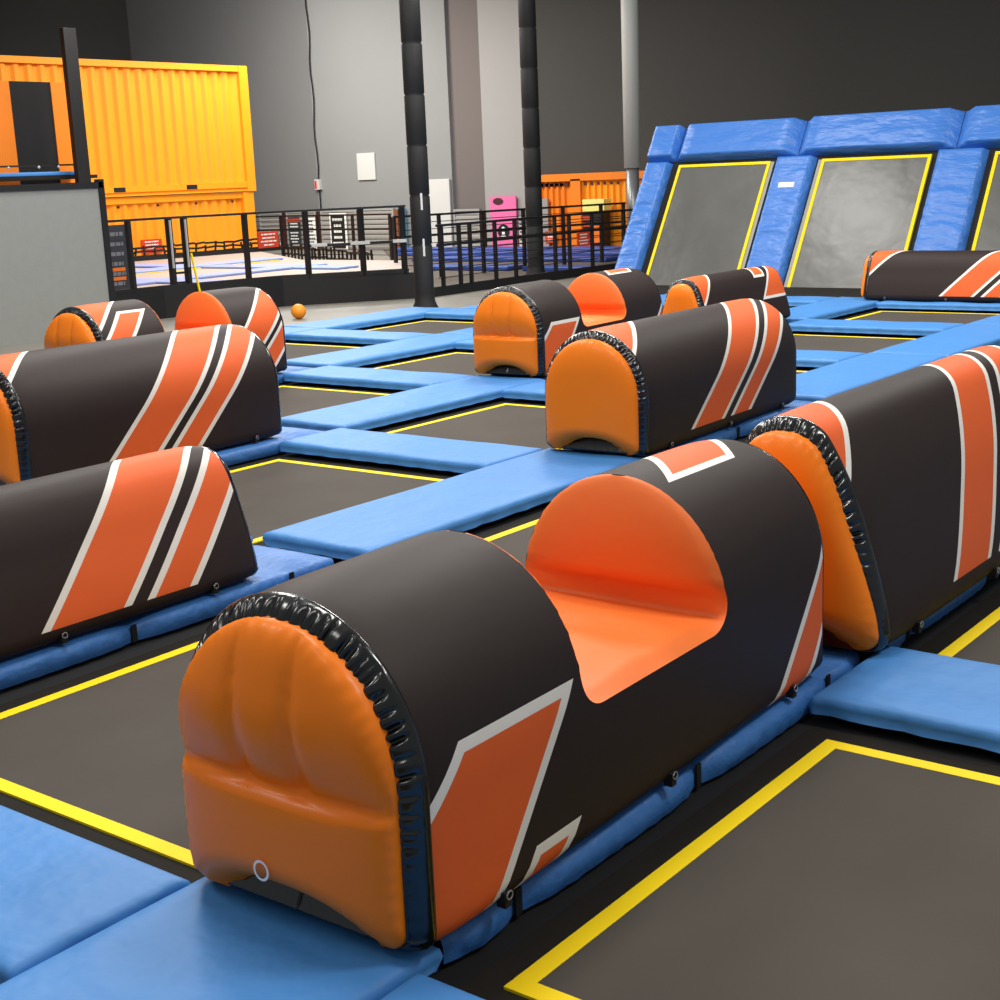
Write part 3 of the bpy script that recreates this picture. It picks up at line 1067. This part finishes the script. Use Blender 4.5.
# ------------------------------------------------------------------ raised court at far upper left
root = empty('raised_platform', (-21.5, 15, 2))
inroot(MB().box(-22.38, -21.6, 8, 16.3, 1.90, 1.96), root).build('platform', M['spring'], root)
inroot(MB().box(-21.9, -21.6, 8, 16.0, 1.96, 2.03), root).build('edge_pad', M['blue'], root, bevel=.02)
inroot(MB().bar((-21.62, 8, 2.11), (-21.62, 15.9, 2.14), .03, .03), root).build('rope', M['black'], root)
for y in (14.5, 15.1, 15.5, 15.85):
    inroot(MB().lathe([(.001, -.03), (.03, 0), (.001, .03)], (-21.60, y, 2.11), 10), root).build('rope_knob', M['grey_tape'], root)
tag(root, 'raised platform with blue edge pad at the upper left corner', 'platform')
for (a, b, m, nm, lb) in [(8, 15.24, 'container_b', 'orange_panel', 'orange upright panel at the far upper left, left of the dark bay'), (16.09, 16.5, 'container_b', 'orange_panel', 'narrow orange upright panel at upper left beside the black column')]:
    tag(MB().box(-22.5, -22.4, a, b, .3, 3.6).build(nm, M[m]), lb, 'panel')
tag(MB().box(-22.52, -22.42, 15.24, 16.09, .3, 3.6).build('dark_panel', M['base']), 'near black upright panel between two orange panels, upper left', 'panel')
tag(MB().box(-21.32, -21.2, 15.60, 15.86, .3, 4.4).build('steel_column', M['black'], bevel=.01), 'black square column left of the orange containers', 'column')
# pale pads and lines on the deck behind the railing
dk = [(-22.3, -21.99, 9, 16.4), (-19.9, -19.3, 9, 18.5), (-17.4, -16.9, 10, 17.2)]
for k, (a, b, c, d) in enumerate(dk):
    o = MB().box(a, b, c, d, .302, .34).build('deck_pad', M['pale_blue'], bevel=.012)
    tag(o, ['pale blue pad on the deck closest to the orange containers', 'pale blue pad along the middle of the deck', 'pale blue pad on the deck nearest its railing'][k], 'pad', 'pale blue deck pads')
for k, (a, b, c, d) in enumerate([(-21.98, -21.9, 9, 16.5), (-19.25, -19.18, 9, 18.3), (-20.02, -19.95, 9, 18.3)]):
    o = MB().box(a, b, c, d, .301, .312).build('deck_line', M['yellow'])
    tag(o, 'yellow line on the deck ' + ['beside the pad closest to the containers', 'right of the middle pale blue pad', 'left of the middle pale blue pad'][k], 'line', 'yellow deck lines')
for k, (y0, y1) in enumerate([(13.6, 14.1), (16.4, 16.9)]):
    for q, (xa, xb) in enumerate([(-21.88, -20.04), (-19.16, -17.42), (-16.88, -15.9)]):
        o = MB().box(xa, xb, y0, y1, .302, .335).build('deck_pad', M['pale_blue'], bevel=.012)
        tag(o, 'pale blue %s piece crossing the deck %s' % (['left', 'middle', 'right'][q], ['in front, behind the gate', 'farther back, behind the railing'][k]), 'pad', 'pale blue deck pads')
# low dark net along the container foot
def net(a, b, z0, z1, label):
    root = empty('low_net', (a[0], a[1], z0))
    A, B = Vector((*a, 0)), Vector((*b, 0))
    n = int((B - A).length / .22)
    mb = MB()
    for k in range(n + 1):
        p = A.lerp(B, k / n)
        mb.bar((p.x, p.y, z0), (p.x + R.uniform(-.04, .04), p.y + R.uniform(-.04, .04), z1 * R.uniform(.85, 1.0)), .03, .03)
    for z in (.25, .55, .85):
        for k in range(n):
            p, q = A.lerp(B, k / n), A.lerp(B, (k + 1) / n)
            zz = z0 + (z1 - z0) * z
            mb.bar((p.x, p.y, zz + R.uniform(-.02, .02)), (q.x, q.y, zz + R.uniform(-.02, .02)), .02, .04)
    inroot(mb, root).build('netting', M['black'], root)
    inroot(MB().bar((A.x, A.y, z0 + .05), (B.x, B.y, z0 + .05), .08, .10), root).build('base_rail', M['black'], root)
    return tag(root, label, 'net')
net((-23.1, 16.6), (-22.3, 21.3), .30, .60, 'low black net along the foot of the orange containers')
net((-21.9, 21.05), (-17.3, 18.75), -.03, .46, 'low black net at the rear corner of the deck')

# ------------------------------------------------------------------ shutters, posters, notice on the back wall
def shutter(x0, x1, z0, z1, y, label, m='shutter', pitch=.11):
    root = empty('roller_shutter', ((x0 + x1) / 2, y, z0))
    mb = MB()
    prof = []
    n = int((z1 - z0) / pitch)
    for k in range(n):
        z = z0 + (z1 - z0) * k / n; h = (z1 - z0) / n
        prof += [(0, z), (-.02, z + h * .35), (-.02, z + h * .75), (0, z + h * .9)]
    prof.append((0, z1))
    mp = len(prof)
    mb.v = [(x0, y + d, z) for d, z in prof] + [(x1, y + d, z) for d, z in prof]
    mb.f = [(k, mp + k, mp + k + 1, k + 1) for k in range(mp - 1)]
    inroot(mb, root).build('slats', M[m], root)
    mb = MB()
    mb.box(x0 - .05, x0, y - .03, y + .04, z0, z1 + .05); mb.box(x1, x1 + .05, y - .03, y + .04, z0, z1 + .05); mb.box(x0, x1, y - .03, y + .04, z1, z1 + .05)
    inroot(mb, root).build('guide', M['wall_light'], root)
    return tag(root, label, 'shutter', 'roller shutters along the back wall')
shutter(-28.75, -27.98, -.03, .88, 26.85, 'leftmost grey roller shutter, by the orange container corner')
shutter(-27.72, -26.72, -.03, .90, 26.85, 'grey roller shutter behind the striped black and white poster')
shutter(-26.45, -25.28, -.03, .90, 26.85, 'grey roller shutter under the white wall notice, with black poster')
shutter(-25.02, -24.02, -.03, .92, 26.85, 'grey roller shutter just left of the padded corner post')
shutter(-22.0, -21.3, -.03, .85, 26.85, 'narrow grey roller shutter below the brown grey wall bay')
for k, x in enumerate((-27.85, -26.58, -25.15, -23.90)):
    tag(MB().box(x - .07, x + .07, 26.82, 26.98, -.1, .93).build('shutter_pillar', M['brown'] if k == 3 else M['redbrown']), ['dark red pillar right of the leftmost shutter', 'dark red pillar under the red wall box', 'dark red pillar right of the black poster', 'brown pillar beside the light blue strip'][k], 'pillar', 'pillars between the shutters')
tag(MB().box(-23.80, -23.66, 26.82, 26.95, -.1, .95).build('blue_strip', M['sky_blue']), 'light blue upright strip right of the shutters', 'strip')
tag(MB().box(-21.25, -21.1, 26.8, 26.95, -.1, .85).build('shutter_pillar', M['redbrown']), 'dark red pillar right of the narrow shutter, before the pink door', 'pillar')
def p1(root):
    inroot(MB().box(-27.66, -27.18, 26.735, 26.74, .68, .76), root).build('red_heading', M['red_sign'], root)['label'] = 'red heading'
sign_x(-27.62, -27.2, 26.74, .0, .80, M['dark_sign'], 9, 'black and white poster with red heading on the railing', extra=p1)
sign_x(-26.98, -26.62, 26.74, -.02, .78, M['white'], 8, 'white poster with dark print left of the black poster', 'dark_sign')
def p2(root):
    mb = MB()
    mb.box(-26.12, -25.53, 26.755, 26.77, -.06, .88)
    inroot(mb, root).build('frame', M['white'], root)
sign_x(-26.06, -25.59, 26.735, .0, .84, M['base'], 5, 'framed black poster with white words below the wall notice', extra=p2)
sign_x(-26.4, -26.1, 26.72, -.33, -.10, M['white'], 2, 'small white and red notice low beside the black poster', 'red_sign')
sign_x(-28.4, -27.9, 26.72, .02, .14, M['white'], 0, 'thin white notice strip low on the leftmost shutter')
tag(MB().box(-25.22, -24.62, 26.95, 27.0, 1.67, 2.33).build('wall_notice', M['board'], bevel=.008), 'blank white rectangular notice high on the grey wall', 'notice')
root = empty('fuse_box', (-26.62, 26.95, 1.6))
MB().box(-.08, .10, -.06, .04, -.12, .14).build('box', M['grey_tape'], root)
MB().box(-.06, .0, -.075, -.06, -.09, .1).build('button', M['red_sign'], root)['label'] = 'red cover'
mb = MB()
for k in range(14):
    z = .14 + k * .33
    mb.bar((.01 + .03 * math.sin(k * 1.3), .0, z), (.01 + .03 * math.sin((k + 1) * 1.3), .0, z + .33), .035, n=6)
mb.build('cable', M['black'], root)
mb = MB()
for k in range(4):
    z = -.12 - k * .15
    mb.bar((.03, .0, z), (.03, .0, z - .15), .035, n=6)
mb.build('cable', M['black'], root)
tag(root, 'small grey red wall box with black cable running up the wall', 'wall box')

# board, pink door etc. right of the padded post
tag(MB().box(-22.95, -22.13, 26.81, 26.87, -.03, 1.62).build('board', M['board'], bevel=.006), 'plain white upright board just right of the corner post', 'board')
root = empty('door', (-20.5, 26.8, 0))
MB().box(-.38, .38, -.04, .0, -.1, 1.17).build('door_leaf', M['pink'], root)
mb = MB(); mb.lathe([(.001, 0), (.17, 0), (.17, .01), (.001, .01)], n=24)
mb.v = [(x, -.045 - z, y * .95 + .37) for x, y, z in mb.v]
b_ = mb.build('round_sign', M['base'], root); b_['label'] = 'round black sign with white figure'
mb = MB(); mb.lathe([(.001, 0), (.05, 0), (.05, .004), (.001, .004)], n=14)
mb.v = [(x, -.058 - z, y + .43) for x, y, z in mb.v]
mb.box(-.04, .04, -.062, -.058, .30, .36); mb.box(-.07, .07, -.062, -.058, .25, .27)
mb.build('figure', M['white'], b_)
mb = MB(); mb.lathe([(.001, 0), (.15, 0), (.15, .01), (.001, .01)], n=24)
mb.v = [(x - .13, -.045 - z, y * .5 + 1.06) for x, y, z in mb.v]
mb.build('oval_plate', M['redbrown'], root)['label'] = 'dark oval plate'
tag(root, 'bright pink door with round black sign', 'door')
sign_x(-20.09, -19.93, 26.8, .0, .7, M['grey_tape'], 7, 'pale notice with dark text right of the pink door', 'dark_sign')

# second orange container far right
root = empty('shipping_container', (-18.3, 26.6, 0))
def corr_x(y, x0, x1, z0, z1, pitch=.16, depth=.05):
    mb = MB(); prof = []
    n = int((x1 - x0) / pitch)
    for k in range(n):
        a = x0 + k * pitch
        prof += [(a, 0), (a + pitch * .3, 0), (a + pitch * .5, depth), (a + pitch * .8, depth)]
    prof.append((x1, 0))
    m = len(prof)
    mb.v = [(x, y + d, z0) for x, d in prof] + [(x, y + d, z1) for x, d in prof]
    mb.f = [(k, k + 1, m + k + 1, m + k) for k in range(m - 1)]
    return mb
inroot(corr_x(26.55, -19.45, -18.35, -.05, 1.48), root).build('side_wall', M['container_b'], root)
inroot(corr_x(26.55, -18.15, -15.5, -.05, 1.48), root).build('end_wall', M['container'], root)
mb = MB()
mb.box(-19.5, -15.5, 26.48, 26.6, 1.46, 1.62); mb.box(-18.38, -18.12, 26.48, 26.6, -.05, 1.5); mb.box(-19.5, -15.5, 26.62, 26.9, -.05, 1.6)
inroot(mb, root).build('frame', M['container_b'], root)
mb = MB()
for k in range(8): mb.box(-19.42 + k * .135, -19.64 + k * .135, 26.53, 26.56, 1.36, 1.42)
for k in range(6): mb.box(-18.05 + k * .17, -17.99 + k * .17, 26.53, 26.56, 1.36, 1.42)
inroot(mb, root).build('vents', M['redbrown'], root)['label'] = 'row of dark vents'
inroot(MB().box(-19.44, -19.02, 26.48, 26.53, -.05, 1.1), root).build('door', M['shutter'], root)
tag(root, 'orange container in the far background right of the second post', 'container')
sign_x(-19.10, -18.80, 26.46, .12, .38, M['red_sign'], 3, 'small red sign left of the two before the far container')
sign_y(-13.31, 19.34, 19.68, .47, .69, M['red_sign'], 4, 'small dark red sign hung on the right wire railing')
root = empty('display_stand', (-17.6, 26.3, 0))
MB().box(-.22, .30, -.2, .1, -.05, .78).build('cabinet', M['black'], root)
for k in range(5):
    MB().box(-.2, .0, -.215, -.2, .06 + k * .14, .14 + k * .14).build('shelf', M['red_sign'], root)['label'] = 'red shelf'
MB().box(.02, .22, -.215, -.2, .12, .5).build('leaflet', M['orange_print'], root)['label'] = 'orange leaflets'
tag(root, 'black display stand with red shelves under the yellow box', 'display stand')
tag(MB().box(-17.82, -17.25, 26.1, 26.4, .80, 1.06).build('yellow_box', M['yellow_box'], bevel=.01), 'pale yellow box on top of the display stand', 'box')
# metal column
root = empty('building_column', (-14.55, 23.0, 0))
MB().lathe([(.12, -.03), (.12, 1.72)], n=20).build('pipe', M['pole'], root, smooth=True)
MB().lathe([(.155, 1.68), (.155, 6.4)], n=20).build('sleeve', M['sleeve'], root, smooth=True)
tag(root, 'grey metal column with light sleeve left of the leaning wall', 'column')

# lower court behind the right railing
mb = MB().prism([(-13.5, 15.8), (-13.5, 26.4), (-24, 26.4), (-19.5, 21.8), (-16.4, 18.6)], -.03, -.01)
struct(mb.build('trim_5', M['clutter']))
for k, (y0, y1, x0) in enumerate([(20.2, 20.7, -17.6), (22.4, 23.0, -19.6), (24.0, 24.6, -21.4), (25.4, 26.0, -22.8)]):
    xr = -16.0 + 1.4 * ((y0 + y1) / 2 - 17.9) / 4.9
    parts_ = [(x0, xr - .16), (xr + .16, -13.6)] if k < 2 else [(x0, -13.6)]
    for q, (xa, xb) in enumerate(parts_):
        o = MB().box(xa, xb, y0, y1, -.01, .07).build('frame_pad', M['navy'], bevel=.02)
        tag(o, 'dark blue pad on the rear court, %s behind the right railing%s' % (ordn[k], [' (left piece)', ' (right piece)'][q] if len(parts_) > 1 else ''), 'pad', 'dark blue pads of the rear court')
